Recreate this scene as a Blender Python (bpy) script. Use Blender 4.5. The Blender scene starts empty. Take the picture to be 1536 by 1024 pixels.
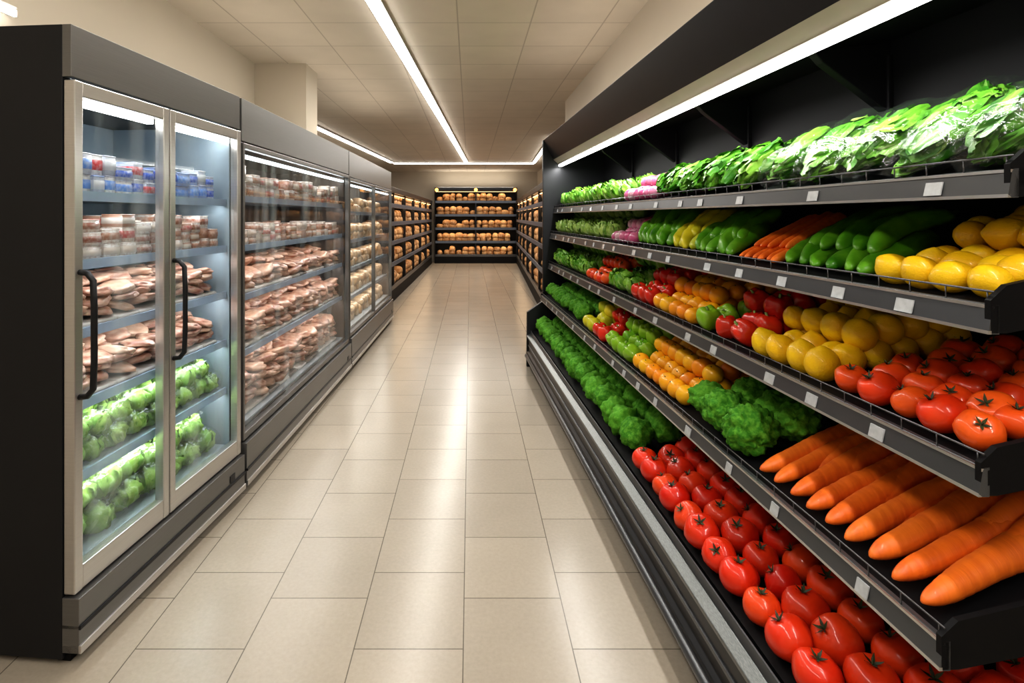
import bpy, bmesh, math, random
import numpy as np
from mathutils import Matrix, Vector, Euler, noise
random.seed(7); R=random.random
def U(a,b): return a+(b-a)*random.random()
scene=bpy.context.scene
CEIL=3.2
# ------------------------------------------------------------ materials
def newmat(name):
    m=bpy.data.materials.new(name); m.use_nodes=True
    nt=m.node_tree; b=nt.nodes['Principled BSDF']; return m,nt,b
def N(nt,t,**k):
    n=nt.nodes.new(t)
    for a,v in k.items(): setattr(n,a,v)
    return n
def mixc(nt,fac,a,b,blend='MIX'):
    n=N(nt,'ShaderNodeMix',data_type='RGBA',blend_type=blend)
    for s,v in ((0,fac),(6,a),(7,b)):
        if hasattr(v,'is_output') or isinstance(v,bpy.types.NodeSocket): nt.links.new(v,n.inputs[s])
        else: n.inputs[s].default_value=v if s==0 else (*v[:3],1)
    return n.outputs[2]
def noisetex(nt,scale,detail=3,stretch=None,rough=.5):
    tc=N(nt,'ShaderNodeTexCoord'); n=N(nt,'ShaderNodeTexNoise')
    n.inputs['Scale'].default_value=scale; n.inputs['Detail'].default_value=detail; n.inputs['Roughness'].default_value=rough
    if stretch:
        mp=N(nt,'ShaderNodeMapping'); mp.inputs['Scale'].default_value=stretch
        nt.links.new(tc.outputs['Object'],mp.inputs[0]); nt.links.new(mp.outputs[0],n.inputs['Vector'])
    else: nt.links.new(tc.outputs['Object'],n.inputs['Vector'])
    return n.outputs['Fac']
def ramp(nt,fac,stops,interp='LINEAR'):
    r=N(nt,'ShaderNodeValToRGB'); r.color_ramp.interpolation=interp
    el=r.color_ramp.elements
    while len(el)>1: el.remove(el[-1])
    el[0].position=stops[0][0]; el[0].color=(*stops[0][1],1)
    for p,c in stops[1:]:
        e=el.new(p); e.color=(*c,1)
    nt.links.new(fac,r.inputs[0]); return r.outputs[0]
def bump(nt,b,h,strength,dist=.002):
    n=N(nt,'ShaderNodeBump'); n.inputs['Strength'].default_value=strength; n.inputs['Distance'].default_value=dist
    nt.links.new(h,n.inputs['Height']); nt.links.new(n.outputs[0],b.inputs['Normal'])
def m_solid(name,col,rough=.5,metal=0,var=.12,scale=8,coat=0,stretch=None,bmp=0,spec=.5):
    m,nt,b=newmat(name)
    f=noisetex(nt,scale,4,stretch)
    c=mixc(nt,f,[x*(1-var) for x in col],[min(1,x*(1+var)) for x in col])
    nt.links.new(c,b.inputs['Base Color'])
    b.inputs['Roughness'].default_value=rough; b.inputs['Metallic'].default_value=metal; b.inputs['Coat Weight'].default_value=coat
    b.inputs['Specular IOR Level'].default_value=spec
    if bmp: bump(nt,b,f,bmp)
    return m
def m_emit(name,col,s):
    m,nt,b=newmat(name); b.inputs['Base Color'].default_value=(*col,1)
    b.inputs['Emission Color'].default_value=(*col,1); b.inputs['Emission Strength'].default_value=s; return m
def m_prod(name,stops,rough=.3,coat=.3,scale=25,nvar=.35,ncol=None,bmp=.3,bscale=120,spec=.5,stretch=None,interp='LINEAR',cstretch=None):
    m,nt,b=newmat(name)
    g=N(nt,'ShaderNodeNewGeometry')
    base=ramp(nt,g.outputs['Random Per Island'],stops,interp)
    f=noisetex(nt,scale,4,cstretch or stretch)
    mr=N(nt,'ShaderNodeMapRange'); mr.inputs[1].default_value=.4; mr.inputs[2].default_value=.7; mr.inputs[3].default_value=0; mr.inputs[4].default_value=nvar
    nt.links.new(f,mr.inputs[0])
    c=mixc(nt,mr.outputs[0],base,ncol or [x*.5 for x in stops[0][1]])
    nt.links.new(c,b.inputs['Base Color'])
    b.inputs['Roughness'].default_value=rough; b.inputs['Coat Weight'].default_value=coat; b.inputs['Coat Roughness'].default_value=.06
    b.inputs['Specular IOR Level'].default_value=spec
    if bmp: bump(nt,b,noisetex(nt,bscale,3,stretch),bmp,.003)
    return m
MAT={}
MAT['dark']=m_solid('charcoal_metal',(.020,.021,.024),.38,.5)
MAT['black']=m_solid('black_plastic',(.005,.005,.006),.6,spec=.2)
MAT['grey']=m_solid('dark_brushed_steel',(.20,.197,.193),.36,.75,stretch=(1,1,60),scale=6)
MAT['steel']=m_solid('brushed_steel',(.58,.565,.545),.3,.85,stretch=(1,1,60),scale=6)
MAT['rim']=m_solid('polished_rim_steel',(.17,.18,.178),.36,.9,stretch=(60,8,60),scale=10,var=.7)
MAT['rail']=m_solid('shelf_rail_metal',(.115,.12,.128),.3,.6)
MAT['railb']=m_solid('slate_rail_metal',(.13,.16,.21),.35,.3)
MAT['brail']=m_solid('blue_grey_rail',(.38,.48,.62),.35,.2)
MAT['shelfw']=m_solid('shelf_white_metal',(.44,.49,.54),.4,.2)
MAT['inner']=m_solid('fridge_liner',(.28,.34,.38),.45,.1)
MAT['innerd']=m_solid('dark_liner',(.07,.06,.055),.5)
MAT['tag']=m_solid('price_tag_plastic',(.46,.48,.50),.3,coat=.5,scale=60,var=.3)
MAT['wire']=m_solid('wire_metal',(.12,.12,.13),.3,.8)
MAT['gold']=m_solid('canopy_reflector',(.42,.37,.31),.4,.3)
MAT['light']=m_emit('led_diffuser',(1,.98,.94),9)
MAT['cool']=m_emit('cool_led',(.85,.95,1),2.2)
MAT['warm']=m_emit('warm_led',(1,.60,.30),2.4)
MAT['bulb']=m_emit('amber_bulb',(1,.42,.08),5)
MAT['beige']=m_solid('beige_paint',(.56,.50,.415),.75,var=.04,scale=2)
def glassmat(name,haze,tint,rough=.04,ior=1.22,gl=None):
    m=bpy.data.materials.new(name); m.use_nodes=True; nt=m.node_tree; nt.nodes.clear()
    out=N(nt,'ShaderNodeOutputMaterial'); t=N(nt,'ShaderNodeBsdfTransparent'); t.inputs[0].default_value=(*tint,1)
    g=N(nt,'ShaderNodeBsdfGlossy'); g.inputs['Roughness'].default_value=rough
    d=N(nt,'ShaderNodeBsdfDiffuse'); d.inputs[0].default_value=(.75,.85,.88,1)
    m1=N(nt,'ShaderNodeMixShader'); m2=N(nt,'ShaderNodeMixShader')
    if gl:
        bp=N(nt,'ShaderNodeBump'); bp.inputs['Strength'].default_value=1; bp.inputs['Distance'].default_value=.012
        nt.links.new(noisetex(nt,26,4),bp.inputs['Height']); nt.links.new(bp.outputs[0],g.inputs['Normal']); m1.inputs[0].default_value=gl
    else:
        fr=N(nt,'ShaderNodeFresnel'); fr.inputs[0].default_value=ior; nt.links.new(fr.outputs[0],m1.inputs[0])
    nt.links.new(t.outputs[0],m1.inputs[1]); nt.links.new(g.outputs[0],m1.inputs[2])
    f=noisetex(nt,2.6,3,(1,2.5,.4))
    mr=N(nt,'ShaderNodeMapRange'); mr.inputs[1].default_value=.45; mr.inputs[2].default_value=.75; mr.inputs[3].default_value=.005; mr.inputs[4].default_value=haze
    nt.links.new(f,mr.inputs[0]); nt.links.new(mr.outputs[0],m2.inputs[0])
    nt.links.new(m1.outputs[0],m2.inputs[1]); nt.links.new(d.outputs[0],m2.inputs[2]); nt.links.new(m2.outputs[0],out.inputs[0])
    return m
MAT['glass']=glassmat('door_glass',.24,(.96,.985,.99),ior=1.27)
MAT['film']=glassmat('plastic_bag_film',.0,(.98,1,.98),rough=.09,gl=.06)
# floor / ceiling
def brickmat(name,u0,v0,w,h,off,mortar,c1,c2,cm,rough,swap,bmpd=.002,speck=.10):
    m,nt,b=newmat(name)
    tc=N(nt,'ShaderNodeTexCoord'); sx=N(nt,'ShaderNodeSeparateXYZ'); cx=N(nt,'ShaderNodeCombineXYZ')
    nt.links.new(tc.outputs['Object'],sx.inputs[0])
    a1=N(nt,'ShaderNodeMath',operation='ADD'); a1.inputs[1].default_value=u0
    a2=N(nt,'ShaderNodeMath',operation='ADD'); a2.inputs[1].default_value=v0
    nt.links.new(sx.outputs[1 if swap else 0],a1.inputs[0]); nt.links.new(sx.outputs[0 if swap else 1],a2.inputs[0])
    nt.links.new(a1.outputs[0],cx.inputs[0]); nt.links.new(a2.outputs[0],cx.inputs[1])
    br=N(nt,'ShaderNodeTexBrick'); br.offset=off; br.offset_frequency=2; br.squash=1
    nt.links.new(cx.outputs[0],br.inputs[0])
    br.inputs['Color1'].default_value=(*c1,1); br.inputs['Color2'].default_value=(*c2,1); br.inputs['Mortar'].default_value=(*cm,1)
    br.inputs['Scale'].default_value=1; br.inputs['Mortar Size'].default_value=mortar; br.inputs['Mortar Smooth'].default_value=.1
    br.inputs['Brick Width'].default_value=w; br.inputs['Row Height'].default_value=h; br.inputs['Bias'].default_value=0
    f=noisetex(nt,60,5,rough=.7); f2=noisetex(nt,3,3)
    mx=mixc(nt,f,[1-speck]*3,[1+speck]*3,); c=mixc(nt,1,br.outputs[0],mx,'MULTIPLY')
    mx2=mixc(nt,f2,[.92]*3,[1.08]*3); c=mixc(nt,1,c,mx2,'MULTIPLY')
    nt.links.new(c,b.inputs['Base Color']); b.inputs['Roughness'].default_value=rough
    inv=N(nt,'ShaderNodeMath',operation='SUBTRACT'); inv.inputs[0].default_value=1; nt.links.new(br.outputs['Fac'],inv.inputs[1])
    bump(nt,b,inv.outputs[0],.6,bmpd); return m
MAT['floor']=brickmat('floor_tile',-2.40+.425*40,.025+.405*40,.425,.405,.38,.0022,(.375,.328,.265),(.345,.302,.245),(.14,.12,.095),.24,True,speck=.16)
MAT['ceil']=brickmat('ceiling_tile',60*.6+.1,60*.6-.2,.6,.6,0,.006,(.64,.565,.47),(.61,.54,.45),(.44,.38,.31),.8,False,.001,.03)
# produce mats
MAT['tomato']=m_prod('tomato_skin',[(0,(.58,.014,.004)),(.6,(.68,.03,.006)),(1,(.74,.065,.009))],.4,.45,6,.35,(.64,.08,.012),bmp=.05,bscale=300,spec=.25)
MAT['tomato2']=m_prod('orange_tomato_skin',[(0,(.70,.035,.006)),(1,(.84,.12,.012))],.4,.45,6,.3,(.80,.15,.015),bmp=.05,bscale=300,spec=.25)
MAT['calyx']=m_prod('calyx_green',[(0,(.02,.022,.012)),(1,(.05,.07,.02))],.6,0)
MAT['carrot']=m_prod('carrot_skin',[(0,(.84,.165,.012)),(1,(.90,.23,.024))],.48,.06,8,.55,(.62,.09,.008),bmp=.6,bscale=12,stretch=(6,.8,.8))
MAT['yellow']=m_prod('lemon_skin',[(0,(.82,.47,.008)),(1,(.86,.60,.014))],.42,.3,10,.3,(.78,.38,.008),bmp=.3,bscale=220,spec=.25)
MAT['orange']=m_prod('orange_yellow_skin',[(0,(.84,.20,.008)),(.4,(.88,.36,.010)),(1,(.86,.50,.014))],.4,.4,10,.3,(.80,.24,.01),bmp=.15,bscale=220,spec=.25)
MAT['lime']=m_prod('lime_green_skin',[(0,(.14,.42,.015)),(1,(.36,.56,.03))],.35,.4,10,.3,(.10,.28,.02),bmp=.1,spec=.3)
MAT['redp']=m_prod('red_pepper_skin',[(0,(.60,.012,.008)),(1,(.76,.05,.012))],.3,.5,6,.2,bmp=0,spec=.3)
MAT['greenp']=m_prod('green_pepper_skin',[(0,(.035,.17,.006)),(1,(.11,.35,.015))],.38,.3,14,.6,(.18,.42,.03),bmp=.5,bscale=60,spec=.3)
MAT['ylg']=m_prod('yellow_green_skin',[(0,(.46,.50,.02)),(1,(.80,.66,.03))],.4,.3,10,.3,bmp=.1,spec=.3)
MAT['broc']=m_prod('broccoli_floret',[(0,(.030,.15,.008)),(1,(.075,.26,.018))],.75,0,60,.8,(.14,.36,.035),bmp=1,bscale=170,spec=.2)
MAT['stem']=m_prod('pale_stem',[(0,(.22,.36,.08)),(1,(.32,.46,.15))],.5,0)
MAT['leaf']=m_prod('lettuce_leaf',[(0,(.045,.20,.010)),(.5,(.10,.34,.018)),(1,(.24,.48,.04))],.42,.2,22,.7,(.30,.52,.09),bmp=1,bscale=45,spec=.3)
MAT['leafd']=m_prod('romaine_leaf_dimmed',[(0,(.012,.09,.003)),(.45,(.040,.19,.007)),(.8,(.095,.30,.016)),(1,(.24,.42,.07))],.45,.12,20,.6,(.16,.36,.04),bmp=1,bscale=40,spec=.25)  # lettuce leaf copy, colour darkened to offset the close canopy lamp
MAT['ribd']=m_prod('romaine_rib_dimmed',[(0,(.12,.28,.04)),(1,(.34,.46,.18))],.45,.1,26,.7,(.08,.24,.02),bmp=.6,spec=.25)
MAT['leafp']=m_prod('pale_lettuce_leaf',[(0,(.13,.30,.03)),(1,(.32,.47,.10))],.45,.15,30,.6,(.40,.52,.18),bmp=1,bscale=50,spec=.3)
MAT['rib']=m_prod('leaf_rib',[(0,(.28,.46,.12)),(1,(.46,.58,.26))],.42,.15,26,.7,(.16,.38,.05),bmp=.6,spec=.3)
MAT['purple']=m_prod('radish_purple',[(0,(.40,.03,.13)),(.6,(.50,.09,.22)),(1,(.48,.30,.34))],.4,.3,12,.4,(.55,.38,.43),bmp=.3,spec=.3)
MAT['meat']=m_prod('meat_cut',[(0,(.19,.062,.036)),(.5,(.37,.155,.10)),(1,(.48,.28,.19))],.4,.25,24,.9,(.60,.42,.31),bmp=.6,bscale=40,stretch=(1,1,2.5))
MAT['tray']=m_prod('foam_tray',[(0,(.10,.08,.07)),(.5,(.6,.55,.5)),(1,(.75,.72,.70))],.4,.2,5,.05,bmp=0)
MAT['pkw']=m_prod('white_pack',[(0,(.55,.60,.70)),(.5,(.80,.80,.80)),(.8,(.30,.42,.72))],.35,.3,70,.6,(.35,.33,.42),bmp=0,interp='CONSTANT')
MAT['pkb']=m_prod('blue_label',[(0,(.03,.10,.60)),(.3,(.16,.34,.80)),(.55,(.7,.72,.75)),(.75,(.64,.04,.04)),(.85,(.05,.14,.65))],.35,.3,60,.5,(.7,.72,.8),bmp=0,interp='CONSTANT')
MAT['pkn']=m_prod('cream_pack',[(0,(.62,.56,.50)),(.4,(.72,.68,.64)),(.75,(.40,.22,.15))],.35,.3,70,.7,(.38,.20,.14),bmp=0,interp='CONSTANT')
MAT['pkr']=m_prod('brown_label',[(0,(.30,.10,.06)),(.25,(.6,.5,.42)),(.5,(.38,.17,.10)),(.7,(.65,.58,.52)),(.85,(.45,.06,.05))],.35,.3,60,.6,(.6,.5,.42),bmp=0,interp='CONSTANT')
MAT['bread']=m_prod('bread_crust',[(0,(.24,.10,.03)),(.5,(.44,.21,.075)),(1,(.66,.40,.18))],.6,0,20,.6,(.66,.46,.26),bmp=.5,bscale=60)
MAT['breadl']=m_prod('pale_bread_pack',[(0,(.46,.28,.14)),(.5,(.62,.44,.27)),(1,(.68,.54,.38))],.4,.3,20,.5,(.3,.15,.07),bmp=.3,bscale=60)
# ------------------------------------------------------------ mesh builder
class B:
    def __init__(s): s.V=[];s.F=[];s.M=[];s.S=[];s.n=0;s.mats=[]
    def mi(s,k):
        if k not in s.mats: s.mats.append(k)
        return s.mats.index(k)
    def add(s,V,F,M,smooth=False):
        V=np.asarray(V,float).reshape(-1,3); o=s.n
        s.V.append(V); s.F.extend([tuple(i+o for i in f) for f in F])
        if isinstance(M,str): M=[s.mi(M)]*len(F)
        else: M=[s.mi(k) for k in M]
        s.M.extend(M); s.S.extend([smooth]*len(F)); s.n+=len(V)
    def box(s,x0,x1,y0,y1,z0,z1,mat):
        V=[(x,y,z) for x in(x0,x1) for y in(y0,y1) for z in(z0,z1)]
        F=[(0,1,3,2),(4,6,7,5),(0,4,5,1),(2,3,7,6),(0,2,6,4),(1,5,7,3)]
        s.add(V,F,mat)
    def prof(s,pts,y0,y1,mat,segmats=None):
        n=len(pts); V=[(p[0],y0,p[1]) for p in pts]+[(p[0],y1,p[1]) for p in pts]
        F=[(i,(i+1)%n,(i+1)%n+n,i+n) for i in range(n)]
        M=[mat]*n
        if segmats:
            for k,v in segmats.items(): M[k]=v
        F+=[tuple(range(n))[::-1],tuple(range(n,2*n))]; M+=[mat,mat]
        s.add(V,F,M)
    def tube(s,path,r,mat,seg=8):
        P=[Vector(p) for p in path]; V=[];F=[]
        for i,p in enumerate(P):
            t=(P[min(i+1,len(P)-1)]-P[max(i-1,0)]).normalized()
            a=t.orthogonal().normalized() if i==0 else (a-t*a.dot(t)).normalized()
            b=t.cross(a)
            for k in range(seg):
                an=2*math.pi*k/seg; V.append(p+r*(math.cos(an)*a+math.sin(an)*b))
        for i in range(len(P)-1):
            for k in range(seg):
                F.append((i*seg+k,i*seg+(k+1)%seg,(i+1)*seg+(k+1)%seg,(i+1)*seg+k))
        F+=[tuple(range(seg))[::-1],tuple((len(P)-1)*seg+k for k in range(seg))]
        s.add([tuple(v) for v in V],F,mat,True)
    def inst(s,t,Mx,remap=None):
        V,F,M=t; A=np.array(Mx); W=V@A[:3,:3].T+A[:3,3]
        M2=[(remap or {}).get(k,k) for k in M]
        s.add(W,F,M2,True)
    def obj(s,name,parent=None,matrix=None,bevel=0,recalc=True):
        me=bpy.data.meshes.new(name); V=np.concatenate(s.V)
        me.from_pydata(V.tolist(),[],s.F)
        for k in s.mats: me.materials.append(MAT[k])
        me.polygons.foreach_set('material_index',s.M); me.polygons.foreach_set('use_smooth',s.S); me.update()
        if recalc and s.n<4000:
            bm=bmesh.new(); bm.from_mesh(me); bmesh.ops.recalc_face_normals(bm,faces=bm.faces); bm.to_mesh(me); bm.free()
        o=bpy.data.objects.new(name,me); scene.collection.objects.link(o)
        if parent: o.parent=parent
        elif matrix is not None: o.matrix_world=matrix
        if bevel:
            m=o.modifiers.new('bevel','BEVEL'); m.width=bevel; m.segments=2; m.limit_method='ANGLE'
        return o
def empty(name,M):
    e=bpy.data.objects.new(name,None); scene.collection.objects.link(e); e.matrix_world=M; e.empty_display_size=.2; return e
def frame(P0,P1):
    d=Vector((P1[0]-P0[0],P1[1]-P0[1])); L=d.length; d/=L
    M=Matrix(((d.y,d.x,0,P0[0]),(-d.x,d.y,0,P0[1]),(0,0,1,0),(0,0,0,1))); return M,L
def area(name,loc,rot,sx,sy,power,col=(1,.95,.88),parent=None,matrix=None):
    l=bpy.data.lights.new(name,'AREA'); l.shape='RECTANGLE'; l.size=sx; l.size_y=sy; l.energy=power; l.color=col
    o=bpy.data.objects.new(name,l); scene.collection.objects.link(o); o.location=loc; o.rotation_euler=rot
    if parent: o.parent=parent
    return o
# ------------------------------------------------------------ templates
def sph(nu,nv,fn,mat):
    V=[];F=[]
    for i in range(nv+1):
        th=math.pi*i/nv
        if i in(0,nv): V.append(fn(th,0)); continue
        for j in range(nu): V.append(fn(th,2*math.pi*j/nu))
    def id(i,j): return 0 if i==0 else (1+(nv-1)*nu if i==nv else 1+(i-1)*nu+j%nu)
    for i in range(nv):
        for j in range(nu):
            if i==0: F.append((0,id(1,j),id(1,j+1)))
            elif i==nv-1: F.append((id(i,j),id(nv,0),id(i,j+1)))
            else: F.append((id(i,j),id(i+1,j),id(i+1,j+1),id(i,j+1)))
    return V,F,[mat]*len(F)
def merge(ts):
    V=[];F=[];M=[]
    for v,f,m in ts:
        o=len(V); V+=[tuple(p) for p in v]; F+=[tuple(i+o for i in q) for q in f]; M+=m
    return np.array(V,float),F,M
def nz(p,s,o=0): return noise.noise(Vector(p)*s+Vector((o,o*1.7,-o)))
def t_tomato(seed):
    def fn(th,ph):
        r=1-.22*math.exp(-(th/.38)**2)-.08*math.exp(-((math.pi-th)/.3)**2)
        r*=1+.035*math.cos(5*ph+seed)*math.sin(th)**2*(1 if th<1.6 else .5)
        p=Vector((math.sin(th)*math.cos(ph),math.sin(th)*math.sin(ph),math.cos(th)*.9))*r
        return tuple(p*(1+.05*nz(p,1.2,seed)))
    parts=[sph(20,14,fn,'tomato')]
    for k in range(5):
        a=2*math.pi*k/5+seed; ca,sa=math.cos(a),math.sin(a); V=[]
        for i,(r,w,z) in enumerate([(.03,.035,.70),(.14,.07,.79),(.27,.04,.86),(.38,.006,.94)]):
            for sgn in(-1,1): V.append((r*ca-sgn*w*sa,r*sa+sgn*w*ca,z+(.03 if sgn>0 else 0)))
        parts.append((V,[(0,1,3,2),(2,3,5,4),(4,5,7,6)],['calyx']*3))
    V=[(.04*math.cos(a),.04*math.sin(a),.66) for a in (0,1.57,3.14,4.71)]+[(.03*math.cos(a)+.05,.03*math.sin(a),.98) for a in (0,1.57,3.14,4.71)]
    parts.append((V,[(0,1,5,4),(1,2,6,5),(2,3,7,6),(3,0,4,7),(4,5,6,7)],['calyx']*5))
    return merge(parts)
def t_lemon(seed):
    def fn(th,ph):
        z=math.cos(th); e=.16*math.exp(-(th/.28)**2)+.10*math.exp(-((math.pi-th)/.28)**2)
        p=Vector((math.sin(th)*math.cos(ph),math.sin(th)*math.sin(ph),z*1.08+ (e if z>0 else -e)))
        return tuple(p*(1+.05*nz(p,1.5,seed)))
    return merge([sph(16,14,fn,'yellow')])
def t_round(seed,mat='orange'):
    def fn(th,ph):
        p=Vector((math.sin(th)*math.cos(ph),math.sin(th)*math.sin(ph),math.cos(th)*.93))*(1-.12*math.exp(-(th/.25)**2))
        return tuple(p*(1+.07*nz(p,1.3,seed)))
    st=([(.06*math.cos(a),.06*math.sin(a),z) for z in(.75,.93) for a in (0,2.1,4.2)],[(0,1,4,3),(1,2,5,4),(2,0,3,5),(3,4,5)],['calyx']*4)
    return merge([sph(16,10,fn,mat),st])
def t_pepper(seed,mat):
    def fn(th,ph):
        lob=1+.10*math.cos(4*ph+seed)*math.sin(th)
        r=(1-.35*math.exp(-(th/.4)**2)-.2*math.exp(-((math.pi-th)/.4)**2))*lob
        z=math.cos(th)*1.15; w=1-.12*(1-math.cos(th))*.5
        p=Vector((math.sin(th)*math.cos(ph)*w,math.sin(th)*math.sin(ph)*w,z))*r
        return tuple(p*(1+.06*nz(p,1.2,seed)))
    st=([(.10*math.cos(a)+(.12 if z>.9 else 0),.10*math.sin(a),z) for z in(.6,1.12) for a in (0,1.57,3.14,4.71)],[(0,1,5,4),(1,2,6,5),(2,3,7,6),(3,0,4,7),(4,5,6,7)],['stem']*5)
    return merge([sph(20,12,fn,mat),st])
def t_long(seed,mat,prof,bend=.05,nr=26,seg=14,crease=.04,lump=.05,lobes=0,cf=22):
    V=[];F=[]
    for i in range(nr+1):
        u=i/nr; r=prof(u)
        cr=1-crease*max(0,noise.noise(Vector((u*cf,seed,0))))*2
        cy=bend*math.sin(math.pi*u)+.012*noise.noise(Vector((u*4,seed,3)))
        for k in range(seg):
            a=2*math.pi*k/seg
            rr=r*cr*(1+lump*noise.noise(Vector((u*5,math.cos(a)+seed,math.sin(a))))+ (.08*math.cos(lobes*a) if lobes else 0))
            V.append((u,cy+rr*math.cos(a),rr*math.sin(a)))
    for i in range(nr):
        for k in range(seg):
            F.append((i*seg+k,i*seg+(k+1)%seg,(i+1)*seg+(k+1)%seg,(i+1)*seg+k))
    F+=[tuple(range(seg))[::-1],tuple(nr*seg+k for k in range(seg))]
    return V,F,[mat]*len(F)
def carrot_prof(u):
    e=min(1,math.sqrt(max(0,1-(1-min(1,u/.07))**2))+.15)
    t=.105-.056*u
    if u>.84: t*=math.sqrt(max(.03,1-((u-.84)/.16)**2))
    return t*e
def cuc_prof(u):
    e=math.sqrt(max(.01,1-(abs(2*u-1))**4)); return .115*e*(1-.25*u)
def t_carrot(s): return merge([t_long(s,'carrot',carrot_prof,U(-.03,.03),nr=60,seg=16,crease=.045,lump=.10,cf=38),
        ([(-.02,.02*math.cos(a),.02*math.sin(a)) for a in(0,2.1,4.2)]+[(.03,.035*math.cos(a),.035*math.sin(a)) for a in(0,2.1,4.2)],[(0,1,4,3),(1,2,5,4),(2,0,3,5),(2,1,0)],['calyx']*4)])
def t_cuc(s): return merge([t_long(s,'greenp',cuc_prof,U(-.12,.12),crease=.07,lump=.22,lobes=3),
        ([(-.09,.015*math.cos(a),.015*math.sin(a)) for a in(0,2.1,4.2)]+[(.03,.03*math.cos(a),.03*math.sin(a)) for a in(0,2.1,4.2)],[(0,1,4,3),(1,2,5,4),(2,0,3,5),(2,1,0)],['stem']*4)])
def ico(sub):
    bm=bmesh.new(); bmesh.ops.create_icosphere(bm,subdivisions=sub,radius=1)
    V=[v.co.copy() for v in bm.verts]; F=[tuple(v.index for v in f.verts) for f in bm.faces]; bm.free(); return V,F
def t_broc(seed,sub=4):
    V,F=ico(sub); W=[]
    for p in V:
        q=p*2.3+Vector((seed*3.1,seed,0)); d=noise.voronoi(q)[0][0]; d2=noise.voronoi(p*6+Vector((seed,0,0)))[0][0]
        r=1.03+.34*(.40-d)+.11*(.4-d2)
        if sub>4: d3=noise.voronoi(p*15+Vector((seed,0,0)))[0][0]; r+=.09*(.4-d3)
        if p.z<-.2: r*=.75+.2*(1+p.z)
        w=p*r; w.z*=.95; W.append(tuple(w))
    st=([(.30*s*math.cos(a),.30*s*math.sin(a),z) for s,z in((1,-.5),(.85,-1.0)) for a in [k*1.0472 for k in range(6)]],
        [(k,(k+1)%6,(k+1)%6+6,k+6) for k in range(6)]+[(6,7,8,9,10,11)],['stem']*7)
    return merge([(W,F,['broc']*len(F)),st])
def bagshell(seed):
    def fn(th,ph):
        p=Vector((math.sin(th)*math.cos(ph),math.sin(th)*math.sin(ph),math.cos(th)))
        q=Vector([math.copysign(abs(c)**.7,c) for c in p])*1.12
        return tuple(q*(1+.08*nz(p,4,seed)+.06*nz(p,9,seed)))
    return sph(34,26,fn,'film')
def t_lettuce(seed,n=13,mat='leaf',ruf=.10,nu=11,nv=8,crk=.05,bag=False):
    rnd=random.Random(seed); parts=[]
    for i in range(n):
        lon=2.4*i+rnd.uniform(-.3,.3); layer=i/n
        half=rnd.uniform(.55,.85); top=rnd.uniform(.7,1.25); ph=rnd.uniform(0,6)
        V=[]
        for a in range(nu+1):
            u=a/nu
            for b in range(nv+1):
                v=2*b/nv-1
                lat=-1.25+(1.25+top)*u
                w=half*(math.sin(math.pi*min(.97,.12+.8*u))**.6)/max(.35,math.cos(lat))
                lo=lon+min(w,1.5)*v*.9
                r=.70+.24*layer+ruf*(v*v*.7+u**3)*math.sin(9*u*(1 if v>0 else 1.3)+ph+7*v)
                r+=.05*math.cos(6*v)*u
                p=Vector((math.cos(lat)*math.cos(lo),math.cos(lat)*math.sin(lo),math.sin(lat)))
                r+=crk*(noise.noise(p*6+Vector((i,ph,0)))*1.3+noise.noise(p*13+Vector((i,ph,0))))
                p*=r
                V.append(tuple(p))
        F=[];M=[]
        for a in range(nu):
            for b in range(nv):
                F.append((a*(nv+1)+b,a*(nv+1)+b+1,(a+1)*(nv+1)+b+1,(a+1)*(nv+1)+b))
                c=nv//2
                M.append('rib' if (b in(c-1,c) and a<nu*.45) or (b==c and a<nu*.7) else mat)
        parts.append((V,F,M))
    parts.append(sph(10,8,lambda th,ph:(math.sin(th)*math.cos(ph)*.62,math.sin(th)*math.sin(ph)*.62,math.cos(th)*.62),mat))
    if bag: parts.append(bagshell(seed))
    return merge(parts)
def t_bunch(seed,n=70,mat='leaf',bag=False,size=.42,nu=7,nv=6):
    rnd=random.Random(seed); parts=[]
    for i in range(n):
        z=rnd.uniform(-1,1); a=rnd.uniform(0,6.283); q=math.sqrt(1-z*z)
        nrm=Vector((q*math.cos(a),q*math.sin(a),z)); rad=rnd.uniform(.70,.98)
        along=Vector((rnd.gauss(0,.35),rnd.gauss(0,.35),1)); t=(along-nrm*along.dot(nrm)).normalized(); s=nrm.cross(t)
        n2=(nrm+t*rnd.uniform(-.45,.45)+s*rnd.uniform(-.6,.6)).normalized(); t=(t-n2*t.dot(n2)).normalized(); s=n2.cross(t)
        L=size*rnd.uniform(.7,1.4); W=size*rnd.uniform(.5,.95); ph=rnd.uniform(0,6); cup=rnd.uniform(-.1,.35)
        V=[];F=[];M=[]
        for k in range(nu+1):
            u=k/nu; w=W*(math.sin(math.pi*(.08+.84*u))**.55)
            for j in range(nv+1):
                v=2*j/nv-1
                h=-cup*L*(2*u-1)**2-.10*L*v*v+.10*L*abs(v)*math.sin(11*u+ph+3*v)+.05*L*math.sin(6*v+ph)+.06*L*noise.noise(Vector((u*5,v*3,ph+i)))
                V.append(tuple(nrm*rad+t*(L*(2*u-1))+s*(w*v)+n2*h))
        c=nv//2; rib=rnd.random()<.45
        for k in range(nu):
            for j in range(nv):
                F.append((k*(nv+1)+j,k*(nv+1)+j+1,(k+1)*(nv+1)+j+1,(k+1)*(nv+1)+j)); M.append('rib' if rib and j in(c-1,c) and k<nu*.6 else mat)
        parts.append((V,F,M))
    parts.append(sph(12,10,lambda th,ph:(math.sin(th)*math.cos(ph)*.66,math.sin(th)*math.sin(ph)*.66,math.cos(th)*.66),mat))
    if bag: parts.append(bagshell(seed))
    return merge(parts)
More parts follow.
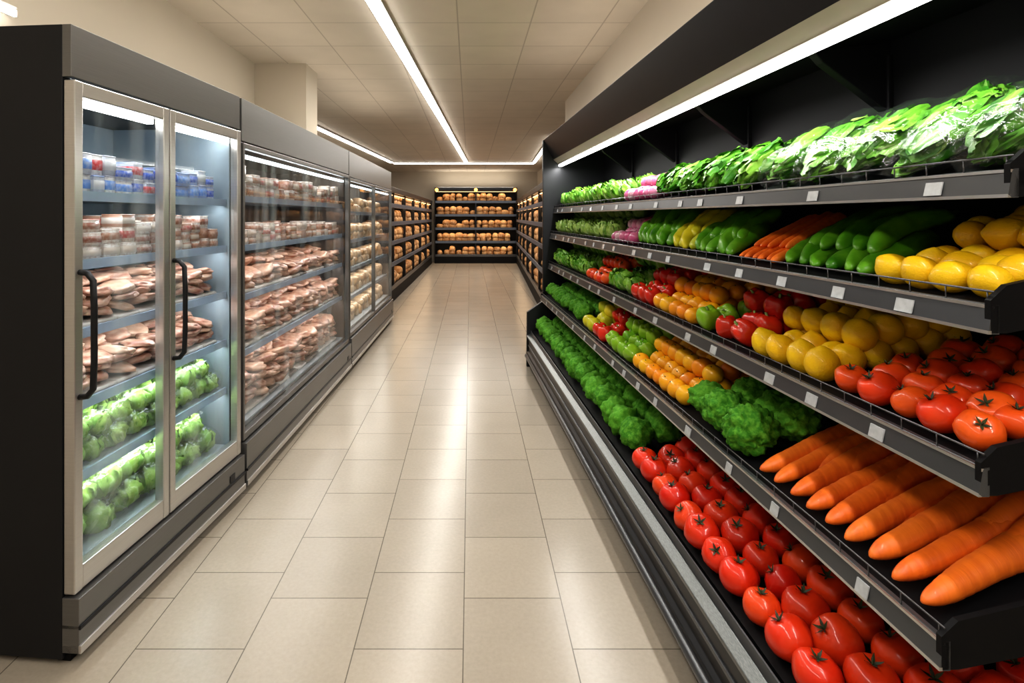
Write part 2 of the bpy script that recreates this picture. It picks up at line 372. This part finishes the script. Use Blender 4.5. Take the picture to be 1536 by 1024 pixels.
def t_meat(seed):
    V,F=ico(3); W=[]
    for p in V:
        q=Vector((math.copysign(abs(p.x)**.7,p.x),math.copysign(abs(p.y)**.7,p.y),math.copysign(abs(p.z)**.8,p.z)*.32))
        W.append(tuple(q*(1+.28*nz(p,1.4,seed)+.12*nz(p,4,seed))))
    return merge([(W,F,['meat']*len(F))])
def cbox(x,y,z,c,mat,z0=0):
    V=[];
    for zz,ins in((z0,c),(z0+c,0),(z0+z-c,0),(z0+z,c)):
        X=x/2-ins;Y=y/2-ins
        V+=[(X-c,-Y,zz),(X,-Y+c,zz),(X,Y-c,zz),(X-c,Y,zz),(-X+c,Y,zz),(-X,Y-c,zz),(-X,-Y+c,zz),(-X+c,-Y,zz)]
    F=[(l*8+k,l*8+(k+1)%8,l*8+8+(k+1)%8,l*8+8+k) for l in range(3) for k in range(8)]+[tuple(range(8))[::-1],tuple(range(24,32))]
    return V,F,[mat]*len(F)
def t_pack(lab,body='pkw'):
    return merge([cbox(.96,.96,.97,.04,body),cbox(1.0,1.0,.08,.03,body,.92),cbox(.985,.985,.5,.02,lab,.25)])
def t_bread(seed,mat):
    def fn(th,ph):
        p=Vector((math.sin(th)*math.cos(ph),math.sin(th)*math.sin(ph),math.cos(th)))
        q=Vector([math.copysign(abs(c)**.75,c) for c in p])
        s=1-.08*max(0,math.sin(p.y*9)) if p.z>.2 else 1
        return (q.x*.62,q.y*.95,(max(q.z,-.5)*.6)*s*(1+.1*nz(p,2,seed)))
    return merge([sph(10,8,fn,mat)])
TOM=[t_tomato(i*1.3) for i in range(4)]; LEM=[t_lemon(i) for i in range(3)]; RND=[t_round(i*2.2) for i in range(3)]
PEP=[t_pepper(i*1.1,'redp') for i in range(3)]; CAR=[t_carrot(i*3.7) for i in range(6)]; CUC=[t_cuc(i*2.9) for i in range(6)]
BRO=[t_broc(i*1.9,5) for i in range(3)]; BROs=[t_broc(i*2.3,4) for i in range(3)]
LET=[t_lettuce(i,13,'leaf',.12) for i in range(3)]; ROM=[t_bunch(i+20,60) for i in range(4)]
BAG=[t_bunch(i+60,85,bag=True,size=.42,nu=8,nv=6) for i in range(4)]
LTP=[t_lettuce(i+40,12,'leafp',.10) for i in range(3)]; LTB=[t_lettuce(i+80,12,'leafp',.12,10,8,.08,True) for i in range(3)]
MEA=[t_meat(i*2.7) for i in range(5)]; PKB=t_pack('pkb'); PKR=t_pack('pkr','pkn'); BRD=[t_bread(i,'bread') for i in range(3)]; BRL=[t_bread(i+5,'breadl') for i in range(3)]
def TR(x,y,z,s,rx=0,ry=0,rz=0):
    if not hasattr(s,'__len__'): s=(s,s,s)
    return Matrix.Translation((x,y,z))@Euler((rx,ry,rz)).to_matrix().to_4x4()@Matrix.Diagonal((*s,1))
# ------------------------------------------------------------ room shell
def shell(name,boxes,mat):
    b=B()
    for q in boxes: b.box(*q,mat)
    return b.obj(name)
shell('floor',[(-3.4,2.6,-2.6,19.2,-.1,0)],'floor')
shell('ceiling',[(-3.4,2.6,-2.6,19.2,CEIL,CEIL+.1)],'ceil')
shell('wall_left',[(-2.4,-2.25,-2.5,5.57,0,CEIL),(-2.4,-1.71,5.57,5.97,0,CEIL),(-3.35,-3.2,5.97,19.1,0,CEIL),(-3.2,-2.4,5.85,5.97,0,CEIL)],'beige')
shell('wall_right',[(2.4,2.55,-2.5,19.1,0,CEIL),(1.32,2.4,-2.5,7.4,2.47,CEIL)],'beige')
shell('wall_back',[(-3.35,2.55,19,19.15,0,CEIL)],'beige')
shell('wall_front',[(-3.35,2.55,-2.6,-2.5,0,CEIL)],'beige')
# ------------------------------------------------------------ ceiling strip lights
def strip(A,Bp,power,w=.085):
    A=Vector(A);Bp=Vector(Bp);d=Bp-A;L=d.length;ang=math.atan2(d.y,d.x);c=(A+Bp)/2
    M=Matrix.Translation((c.x,c.y,CEIL))@Matrix.Rotation(ang,4,'Z')
    b=B(); b.box(-L/2,L/2,-w/2-.012,w/2+.012,-.03,0,'steel'); b.box(-L/2+.01,L/2-.01,-w/2,w/2,-.055,-.028,'light')
    o=b.obj('ceiling_strip_light',matrix=M)
    if power: area('strip_lamp',(0,0,-.06),(0,0,0),L-.02,w,power,(1,.96,.90),o)
strip((-.80,2.0,0),(-.10,15.5,0),108)
strip((-2.24,15.6,0),(1.88,15.6,0),52)
strip((-2.75,8.6,0),(-2.26,15.4,0),45,.07)
strip((1.62,10.5,0),(1.85,15.4,0),32,.07)
strip((-1.0,-1.8,0),(-.82,1.6,0),26)  # unseen strip added above and behind the camera as front fill
strip((.9,-1.8,0),(.9,1.2,0),48)  # unseen strip added on the produce side as extra fill
def fill_uplight(M,x,y0,y1,z,power):  # invented uplights, added to brighten the ceiling and upper walls
    b=B(); b.box(x-.05,x+.05,y0,y1,z,z+.02,'steel'); b.box(x-.035,x+.035,y0+.01,y1-.01,z+.02,z+.03,'gold')
    o=b.obj('added_fill_uplight',matrix=M)
    area('added_fill_lamp',(x,(y0+y1)/2,z+.04),(math.pi,0,0),.07,y1-y0-.02,power,(1,.92,.80),o)
# ------------------------------------------------------------ refrigerators
def glass_fridge(name,P0,P1,splits,shelves,depth=.81,H=2.287,zh=2.10,zb=.25,framed=True,liner='inner',handles=True,lp=10,col=(.9,.96,1)):
    M,L=frame(P0,P1); e=empty(name,M)
    b=B(); xb=-depth
    b.box(xb,-.065,0,.035,.02,H,'dark'); b.box(xb,-.065,L-.035,L,.02,H,'dark')
    b.box(xb,xb+.03,.035,L-.035,.02,H,'dark'); b.box(xb+.03,-.065,.035,L-.035,zh,H,'dark')
    b.box(xb+.03,-.065,.035,L-.035,.02,zb+.05,'dark')
    b.box(-.065,-.03,0,L,zh,H,'grey')
    b.box(-.065,0,0,L,.045,zb-.01,'grey'); b.box(-.065,.008,0,L,.045,.075,'steel'); b.box(-.065,.006,0,L,.13,.145,'dark')
    b.box(-.1,-.05,.02,L-.02,0,.05,'black')
    b.box(xb+.03,xb+.04,.035,L-.035,zb+.05,zh,liner); b.box(xb+.04,-.07,.035,.042,zb+.05,zh,liner); b.box(xb+.04,-.07,L-.042,L-.035,zb+.05,zh,liner)
    b.box(0,.004,L-.16,L-.11,.15,.19,'dark')
    b.obj('cabinet_body',e,bevel=.004)
    s=B()
    for z in shelves:
        s.box(xb+.05,-.095,.045,L-.045,z-.018,z,'shelfw'); s.box(-.095,-.085,.045,L-.045,z-.03,z+.008,'brail')
        s.box(-.11,-.097,.06,L-.06,z-.026,z-.019,'cool')  # glowing strip added under each shelf to go with the fill lamps
    s.box(xb+.05,-.075,.045,L-.045,zb+.05,zb+.062,'shelfw')
    s.obj('shelves',e)
    for z in shelves: area('shelf_lamp',(-.118,L/2,z-.024),(0,math.radians(20),0),.02,L-.14,lp,col,e)  # fill lamps added under the shelves to brighten the contents
    ed=[0]+splits+[L]
    for i in range(len(ed)-1):
        a,c=ed[i]+.004,ed[i+1]-.004; d=B(); z0,z1=zb,zh-.01; sw=.038 if framed else .018; tr=.055 if framed else .03; brr=.085 if framed else .04
        f='steel' if framed else 'grey'
        d.box(-.063,-.02,a,a+sw,z0,z1,f); d.box(-.063,-.02,c-sw,c,z0,z1,f)
        d.box(-.063,-.022,a+sw,c-sw,z1-tr,z1,f); d.box(-.063,-.022,a+sw,c-sw,z0,z0+brr,f)
        d.obj('door_frame_%d'%(i+1),e,bevel=.004)
        g=B(); g.add([(-.042,a+sw,z0+brr),(-.042,c-sw,z0+brr),(-.042,c-sw,z1-tr),(-.042,a+sw,z1-tr)],[(0,1,2,3)],'glass'); g.obj('door_glass_%d'%(i+1),e,recalc=False)
        l=B(); l.box(-.10,-.07,a+sw,c-sw,z1-.075,z1-.055,'light' if framed else 'cool'); l.obj('led_strip_%d'%(i+1),e)
        if handles:
            h=B(); y=a+.022; za,zb2=(.95,1.40)
            pts=[(-.02,y,za),(.01,y,za+.004),(.032,y,za+.03)]+[(.036,y,za+.03+(zb2-za-.06)*k/4) for k in range(1,4)]+[(.032,y,zb2-.03),(.01,y,zb2-.004),(-.02,y,zb2)]
            h.tube(pts,.011,'dark',10); h.obj('handle_%d'%(i+1),e)
    area('case_lamp',(-.115,L/2,zh-.03),(0,math.radians(18),0),.06,L-.15,lp*1.6,col,e)
    return M,L,e
X0=-.10
def fill_packs(name,M,L,z,tm,rows=3,x0=X0,h=(.07,.11),w=.085,d=.10,layers=2,back=.65):
    b=B(); y=.05
    while y<L-.05-w:
        ww=w*U(.7,1.3); hh=U(*h); la=layers-(R()<.25)
        for r in range(rows):
            x=x0-d/2-r*(d+.01)
            if x<-back: break
            zz=z
            for k in range(la):
                h2=hh*U(.85,1.1); b.inst(tm,TR(x-U(0,.012),y+ww/2,zz,(d,ww*.97,h2),0,0,U(-.08,.08))); zz+=h2
        y+=ww+.004
    return b.obj(name,matrix=M)
TRAY=merge([cbox(1,1,.2,.05,'tray')])
def fill_meat(name,M,L,z,rows=3,x0=X0,s=.10,back=.65,h=2):
    b=B()
    for r in range(rows):
        x=x0-s-r*s*1.5
        if x<-back: break
        y=.055+s
        while y<L-.04-s*.9:
            b.inst(TRAY,TR(x,y,z,(s*1.7,s*1.7,s*1.2)))
            for k in range(h+(r>0)):
                b.inst(random.choice(MEA),TR(x+U(-.01,.01),y+U(-.01,.01),z+.035+k*s*.48+s*.25,(s*U(.8,.98),s*U(.8,.98),s*U(.7,.95)),U(-.2,.2),U(.0,.35),U(0,6)))
            y+=s*U(1.55,1.8)
    return b.obj(name,matrix=M)
def fill_let(name,M,L,z,tl,rows=3,x0=X0,s=.07,back=.62,lay=2):
    b=B()
    for k in range(lay):
        for r in range(rows):
            x=x0-s-r*s*1.8-k*.01; y=.05+s*(1 if k==0 else 1.6)
            while y<L-.045-s:
                b.inst(random.choice(tl),TR(x,y,z+s*.8+k*s*1.25,(s*1.05,s*1.1,s*U(.75,.95)),U(-.5,.5),U(0,.8),U(0,6)))
                y+=s*U(1.6,1.85)
    return b.obj(name,matrix=M)
# unit 1
SH=[.63,.90,1.17,1.43,1.69]
M1,L1,_=glass_fridge('glass_door_refrigerator',(-1.39,1.896),(-1.29,3.055),[.53],SH,lp=1.9)
fill_let('bagged_cabbage_pile',M1,L1,.312,LTB,s=.085); fill_let('bagged_cabbage_pile',M1,L1,.63,LTB,s=.068)
fill_meat('meat_tray_stack',M1,L1,.90,s=.075,h=3); fill_meat('meat_tray_stack',M1,L1,1.17,s=.075,h=3)
fill_packs('packaged_food_row',M1,L1,1.43,PKR,3,h=(.045,.065),layers=3); fill_packs('packaged_food_row',M1,L1,1.69,PKB,3,h=(.06,.085))
fill_uplight(M1,-.4,.1,L1-.1,2.29,2.6)
# unit 2
SH2=[.78,1.12,1.42,1.72]
M2,L2,_=glass_fridge('refrigerated_meat_display_case',(-1.29,3.085),(-1.23,5.53),[],SH2,zh=2.04,zb=.30,framed=False,handles=False,liner='innerd',lp=3.7,col=(1,.94,.89))
fill_meat('meat_tray_stack',M2,L2,.362,s=.11,h=4); fill_meat('meat_tray_stack',M2,L2,.78,s=.10,h=3)
fill_meat('meat_tray_stack',M2,L2,1.12,s=.10,h=2); fill_packs('packaged_food_row',M2,L2,1.42,PKR,3,h=(.045,.075),w=.11)
fill_packs('packaged_food_row',M2,L2,1.72,PKR,3,h=(.065,.09),w=.1)
fill_uplight(M2,-.4,.1,L2-.1,2.29,5.2)
# unit 3
SH3=[.72,1.03,1.34,1.65]
M3,L3,_=glass_fridge('glass_door_refrigerator',(-1.23,5.56),(-1.19,8.26),[1.35],SH3,depth=.46,zh=2.02,zb=.34,framed=False,handles=False,liner='innerd',lp=3.8,col=(1,.92,.82))
fill_uplight(M3,-.25,.1,L3-.1,2.29,6.5)
def fill_bread(name,M,L,z,tl,x0,back,w=.13,layers=2,y0=.06):
    b=B(); y=y0+w*.6
    while y<L-w*.7:
        x=x0-w
        while x>back+w*.8:
            q=U(.75,1.15)
            for k in range(layers-(R()<.2)):
                b.inst(random.choice(tl),TR(x+U(-.01,.01),y+U(-.01,.01),z+w*.3+k*w*.6,(w*1.2,w*.62*q,w*U(.8,1.15)),U(-.15,.15),U(-.05,.1),U(-.4,.4)+(1.57 if R()<.1 else 0)))
            x-=w*1.7
        y+=w*U(1.0,1.2)
    return b.obj(name,matrix=M)
for z in [.405]+SH3: fill_bread('bread_pack_row',M3,L3,z,BRL,-.10,-.42,.12,2)
# ------------------------------------------------------------ bakery gondolas
def gondola(P0,P1,H,shelves,bays,depth=.5,lp=4,bulbs=False,w=.17,lay=2):
    M,L=frame(P0,P1); e=empty('bakery_shelving_unit',M); b=B()
    b.box(-depth,-depth+.03,0,L,0,H,'black'); b.box(-depth,.0,0,.03,0,H,'black'); b.box(-depth,.0,L-.03,L,0,H,'black')
    b.box(-depth,-.01,.03,L-.03,0,shelves[0]-.03,'black'); b.box(-depth,.02,0,L,H-.1,H,'dark')
    for i in range(1,bays): b.box(-depth,-.015,L*i/bays-.025,L*i/bays+.025,shelves[0],H-.1,'dark')
    for z in shelves:
        b.box(-depth+.03,-.02,.03,L-.03,z-.03,z,'dark'); b.box(-.02,0,.03,L-.03,z-.05,z+.03,'railb' if z>shelves[0] else 'rail')
    b.obj('frame',e,bevel=.003)
    l=B()
    for z in shelves[1:]+[H-.1]:
        l.box(-.07,-.04,.05,L-.05,z-.045,z-.032,'warm')
        area('shelf_lamp',(-.05,L/2,z-.05),(0,math.radians(20),0),.03,L-.12,lp,(1,.76,.50),e)
    l.obj('warm_led_strips',e)
    if bulbs:
        k=B()
        for i in range(0,bays+1):
            y=min(max(L*i/bays,.08),L-.08); Vt=sph(10,8,lambda th,ph:(.06*math.sin(th)*math.cos(ph)+.07,.06*math.sin(th)*math.sin(ph)+y,.06*math.cos(th)+H-.08),'bulb')
            k.inst(merge([Vt]),Matrix.Identity(4))
        k.obj('amber_lamps',e)
    for i,z in enumerate(shelves):
        fill_bread('bread_loaf_row',M,L,z,BRD,-.02,-depth+.02,w,lay)
    return M,L
gondola((-1.46,8.6),(-1.30,18.15),2.15,[.28,.72,1.12,1.48,1.82],6,lp=5)
Mb,Lb=gondola((-1.22,18.32),(1.62,18.32),2.6,[.28,.74,1.2,1.66,2.12],2,lp=4.5,bulbs=True,w=.20)
fill_uplight(Mb,-.25,.1,Lb-.1,2.61,12)
gondola((1.58,18.15),(1.14,7.9),2.15,[.28,.72,1.12,1.48,1.82],6,lp=5)
# ------------------------------------------------------------ produce case
MR,LR=frame((.83,5.70),(1.00,1.05))
E=empty('produce_display_case',MR)
TILT=.2; XB=-.60
S={1:(-.07,1.69),2:(-.03,1.42),3:(-.01,1.10),4:(.07,.76),0:(.170,.375)}
b=B()
b.box(XB-.03,XB,0,LR,0,2.42,'black')
b.prof([(.045,2.42),(-.06,2.21),(-.115,2.16),(-.125,2.17),(-.19,2.22),(XB,2.25),(XB,2.42)],0,LR,'dark',{1:'gold',2:'black',3:'black',4:'black'})
b.prof([(.05,2.42),(.05,.70),(.22,.58),(.225,0),(XB-.03,0),(XB-.03,2.42)],-.05,0,'dark')
for k in range(1,5):
    y=LR*k/5; b.prof([(XB,2.25),(-.3,2.215),(-.34,2.17),(XB,1.98)],y-.02,y+.02,'black')
    b.box(XB,XB+.02,y-.03,y+.03,.3,2.2,'black')
b.obj('canopy_and_frame',E,bevel=.004)
b=B()
b.box(XB,.16,0,LR,0,.09,'black')
b.prof([(.225,.07),(.225,.16),(.205,.175),(.205,.30),(.185,.335),(-.3,.30),(-.3,.07)],0,LR,'dark')
b.tube([(.225,0,.12),(.225,LR,.12)],.022,'rail',10)
b.box(.2,.212,0,LR,.222,.238,'rail')
b.prof([(.224,.318),(.226,.335),(.188,.352),(.180,.345)],0,LR,'rim')
b.prof([(.187,.345),(.183,.385),(.176,.385),(.176,.34)],0,LR,'rail')
b.obj('base_tub',E,bevel=.003)
b=B()
for k,(x,z) in S.items():
    dep=(x-XB)
    b.prof([(x-.01,z),(XB,z+TILT*(dep-.01)),(XB,z+TILT*(dep-.01)-.015),(x-.01,z-.03)],0,LR,'black')
    if k:
        b.prof([(x-.004,z+.006),(x,z),(x+.008,z-.046),(x,z-.052),(x-.014,z-.052),(x-.014,z+.006)],0,LR,'rail')
        b.box(x+.002,x+.009,0,LR,z-.052,z-.045,'steel'); b.box(x-.004,x+.003,0,LR,z-.002,z+.004,'steel')
        b.tube([(x-.003,0,z+.032),(x-.003,LR,z+.032)],.0022,'wire',6)
        y=.05
        while y<LR: b.tube([(x-.004,y,z),(x-.003,y,z+.032)],.0016,'wire',5); y+=.09
        for y in (0,LR-.012):
            b.prof([(x+.004,z-.05),(x+.004,z+.015),(x-.03,z+.045),(x-.3,z+.10),(XB,z+.15),(XB,z+.05),(x-.03,z-.05)],y,y+.012,'black')
b.obj('shelves',E)
b=B()
for k in (1,2,3,4):
    x,z=S[k]; y=LR-.14-U(0,.1)
    while y>.1:
        w=U(.034,.048)
        b.prof([(x+.0055,z-.012),(x+.0125,z-.042),(x+.0095,z-.042),(x+.0025,z-.012)],y-w,y,'tag'); y-=U(.2,.42)
b.obj('price_tags',E)
b=B(); b.box(-.15,-.115,.02,LR-.02,2.135,2.16,'light'); b.box(-.158,-.11,.02,LR-.02,2.155,2.18,'steel'); b.obj('canopy_led',E)
area('canopy_lamp',(-.125,LR/2,2.125),(0,0,0),.05,LR-.1,38,(1,.98,.95),E)
fill_uplight(MR,-.12,.1,LR-.1,2.425,7)
def zs(k,x): xf_,z=S[k]; return z+TILT*max(0,xf_-x)
def Y2l(Y): return (5.70-Y)*LR/4.65
def pile(name,k,Yf,Yn,tl,r,remap=None,depth=.5,layers=1,lay2from=1,mode='tilt',x0=.02,sq=1.0):
    b=B(); ya,yb=Y2l(Yf),Y2l(Yn); xf_=S[k][0]
    ny=max(1,int((yb-ya)/(r*1.92))); sy=(yb-ya)/ny
    nx=int(depth/(r*1.75))
    for lay in range(layers):
        for j in range(nx):
            if lay and j<lay2from: continue
            x=xf_-x0-r-j*r*1.75-(r*.8 if lay else 0)
            if x-r<XB: break
            for i in range(ny):
                y=ya+(i+.5+(.5 if (j+lay)%2 else 0)*.9)*sy
                if y+r*.9>yb+.02: y-=.45*sy
                s=r*U(.9,1.06); z=zs(k,x)+s*.9+lay*r*1.45
                if mode=='tilt': rot=(U(-.5,.5),U(.0,1.0),U(0,6.28)); Mx=Matrix.Translation((x+U(-.1,.1)*r,y+U(-.1,.1)*r,z))@Euler((0,rot[1],U(-1,1))).to_matrix().to_4x4()@Euler((0,0,rot[2])).to_matrix().to_4x4()@Matrix.Diagonal((s,s,s*sq,1))
                else: Mx=TR(x+U(-.1,.1)*r,y+U(-.1,.1)*r,z,(s,s,s*sq),U(0,6),U(0,6),U(0,6))
                b.inst(random.choice(tl),Mx,remap)
    return b.obj(name,matrix=MR)
def sticks(name,k,Yf,Yn,tl,length,rad,n,layers=2,remap=None,ang=.33,x0=.015,lift=0,jit=.02,aj=.08):
    b=B(); ya,yb=Y2l(Yf),Y2l(Yn); xf_=S[k][0]
    for lay in range(layers):
        m=n if lay==0 else n-1
        for i in range(m):
            y=ya+(i+.5+(.5 if lay else 0))*(yb-ya)/n
            l=length*U(.9,1.08); a=ang+U(-aj,aj)
            tipx=xf_-x0-lay*.055-U(0,jit); cx=max(tipx-l*math.cos(a),XB+.03); cy=y-l*math.sin(a)*.9
            zc=zs(k,cx)+rad+lay*rad*1.45+lift+U(0,jit*.5); zt=zs(k,tipx)+rad*.8+lay*rad*1.2
            pitch=math.asin(min(.8,(zc-zt)/l))
            sc=rad/.105
            b.inst(random.choice(tl),TR(cx,cy,zc,(l,sc*U(.92,1.08),sc*U(.92,1.05)),0,pitch,a)@Matrix.Rotation(U(-.5,.5),4,'X'),remap)
    return b.obj(name,matrix=MR)
def leaning(name,k,Yf,Yn,tl,n,L=.17,w=.075,h=.055,rows=2,remap=None,lift=.03,ang=.5,pitch=.3,dx=.15,dz=.03):
    b=B(); ya,yb=Y2l(Yf),Y2l(Yn); xf_=S[k][0]
    for r_ in range(rows):
        for i in range(n):
            y=ya+(i+.5)*(yb-ya)/n+(.4*(yb-ya)/n if r_ else 0); l=L*U(.92,1.08)
            x=xf_-.02-l*.8-r_*dx; z=zs(k,xf_-.02)+l*math.sin(pitch)+h*.9+lift+r_*dz
            b.inst(random.choice(tl),TR(x,y-.04,z,1,0,pitch+U(-.06,.06),ang+U(-.12,.12))@Matrix.Rotation(U(.25,.5),4,'X')@Matrix.Rotation(-math.pi/2,4,'Y')@Matrix.Diagonal((h*U(.95,1.15),w*U(.95,1.1),l,1))@Matrix.Rotation(U(0,6),4,'Z'),remap)
    return b.obj(name,matrix=MR)
# deck
pile('tomato_pile',0,2.62,1.06,TOM,.060,depth=.55,layers=1,x0=.0)
pile('broccoli_pile',0,5.6,2.68,BROs,.088,depth=.5,layers=2,lay2from=1,x0=.01)
# shelf 4
sticks('carrot_pile',4,1.74,1.085,CAR,.56,.047,9,1,ang=.20,x0=.0,aj=.035,jit=.01)
sticks('carrot_pile',4,1.68,1.10,CAR,.46,.040,8,1,ang=.21,x0=.11,lift=.06,aj=.04)
pile('broccoli_pile',4,2.28,1.78,BRO,.085,depth=.42,layers=2,x0=.0)
pile('yellow_bell_pepper_pile',4,2.95,2.30,RND,.047,depth=.5,layers=2,lay2from=1)
pile('green_bell_pepper_pile',4,3.45,2.98,PEP,.05,{'redp':'lime'},depth=.45,layers=2)
pile('red_bell_pepper_pile',4,3.75,3.48,PEP,.05,depth=.45,layers=2)
pile('yellow_squash_pile',4,4.05,3.78,LEM,.05,{'yellow':'ylg'},depth=.45,layers=2)
pile('broccoli_pile',4,5.6,4.1,BROs,.075,depth=.4,layers=2)
# shelf 3
pile('tomato_pile',3,1.52,1.07,TOM,.045,{'tomato':'tomato2'},depth=.55,layers=1)
pile('mango_pile',3,1.93,1.55,LEM,.046,depth=.5,layers=2)
pile('red_bell_pepper_pile',3,2.22,1.95,PEP,.05,depth=.45,layers=2)
pile('green_bell_pepper_pile',3,2.36,2.24,PEP,.05,{'redp':'lime'},depth=.4,layers=1)
pile('orange_pile',3,2.85,2.38,RND,.045,depth=.5,layers=2)
pile('red_bell_pepper_pile',3,3.2,2.88,PEP,.05,depth=.45,layers=2)
pile('leafy_greens_pile',3,3.7,3.24,LET,.075,depth=.4,layers=2)
pile('orange_tomato_pile',3,4.25,3.74,TOM,.05,{'tomato':'tomato2'},depth=.45,layers=2)
pile('leafy_greens_pile',3,5.6,4.3,LET,.075,depth=.4,layers=2)
# shelf 2
pile('lemon_pile',2,1.39,1.07,LEM,.039,depth=.5,layers=2,lay2from=2,mode='any')
sticks('cucumber_pile',2,1.80,1.40,CUC,.36,.034,6,2,ang=.32,lift=.02)
sticks('carrot_pile',2,2.08,1.81,CAR,.34,.028,6,2,ang=.32,lift=.02)
sticks('cucumber_pile',2,2.44,2.10,CUC,.28,.034,6,2,ang=.4,lift=.05)
sticks('yellow_squash_pile',2,2.70,2.45,CUC,.24,.036,4,2,{'greenp':'ylg'},ang=.4,lift=.06)
sticks('cucumber_pile',2,3.18,2.72,CUC,.24,.038,7,2,ang=.45,lift=.07)
pile('radish_pile',2,3.65,3.2,RND,.042,{'orange':'purple'},depth=.4,layers=2)
pile('leafy_greens_pile',2,5.6,3.7,LTP,.075,depth=.4,layers=2)
# shelf 1
DK={'leaf':'leafd','rib':'ribd'}  # top shelf swaps in leaf and rib colours darkened against the lamp
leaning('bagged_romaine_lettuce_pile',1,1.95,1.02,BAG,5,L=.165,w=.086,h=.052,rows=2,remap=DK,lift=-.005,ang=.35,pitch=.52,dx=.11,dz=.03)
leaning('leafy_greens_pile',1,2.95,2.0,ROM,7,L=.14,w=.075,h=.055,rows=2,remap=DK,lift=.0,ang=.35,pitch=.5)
pile('radish_pile',1,3.5,3.0,RND,.042,{'orange':'purple'},depth=.4,layers=2)
pile('pale_lettuce_pile',1,5.6,3.55,LTP,.085,{'leafp':'leaf'},depth=.4,layers=1)
# small wall light
b=B(); b.box(-2.25,-2.21,2.2,2.6,2.58,2.62,'steel'); b.box(-2.215,-2.2,2.21,2.59,2.57,2.60,'light'); b.obj('wall_light')
# world
w=bpy.data.worlds.new('world'); scene.world=w; w.use_nodes=True; w.node_tree.nodes['Background'].inputs[0].default_value=(.5,.48,.45,1); w.node_tree.nodes['Background'].inputs[1].default_value=.3
# camera
cam=bpy.data.cameras.new('camera'); co=bpy.data.objects.new('camera',cam); scene.collection.objects.link(co)
co.location=(0,0,1.6); co.rotation_euler=(math.pi/2,0,0); cam.sensor_width=36; cam.lens=800*36/1536
cam.shift_x=63/1536; cam.shift_y=-187/1536; cam.clip_start=.05; scene.camera=co
scene.view_settings.view_transform='Standard'
for lk in ('Medium High Contrast','Standard - Medium High Contrast'):
    try: scene.view_settings.look=lk; print('look',lk); break
    except Exception as ex: pass
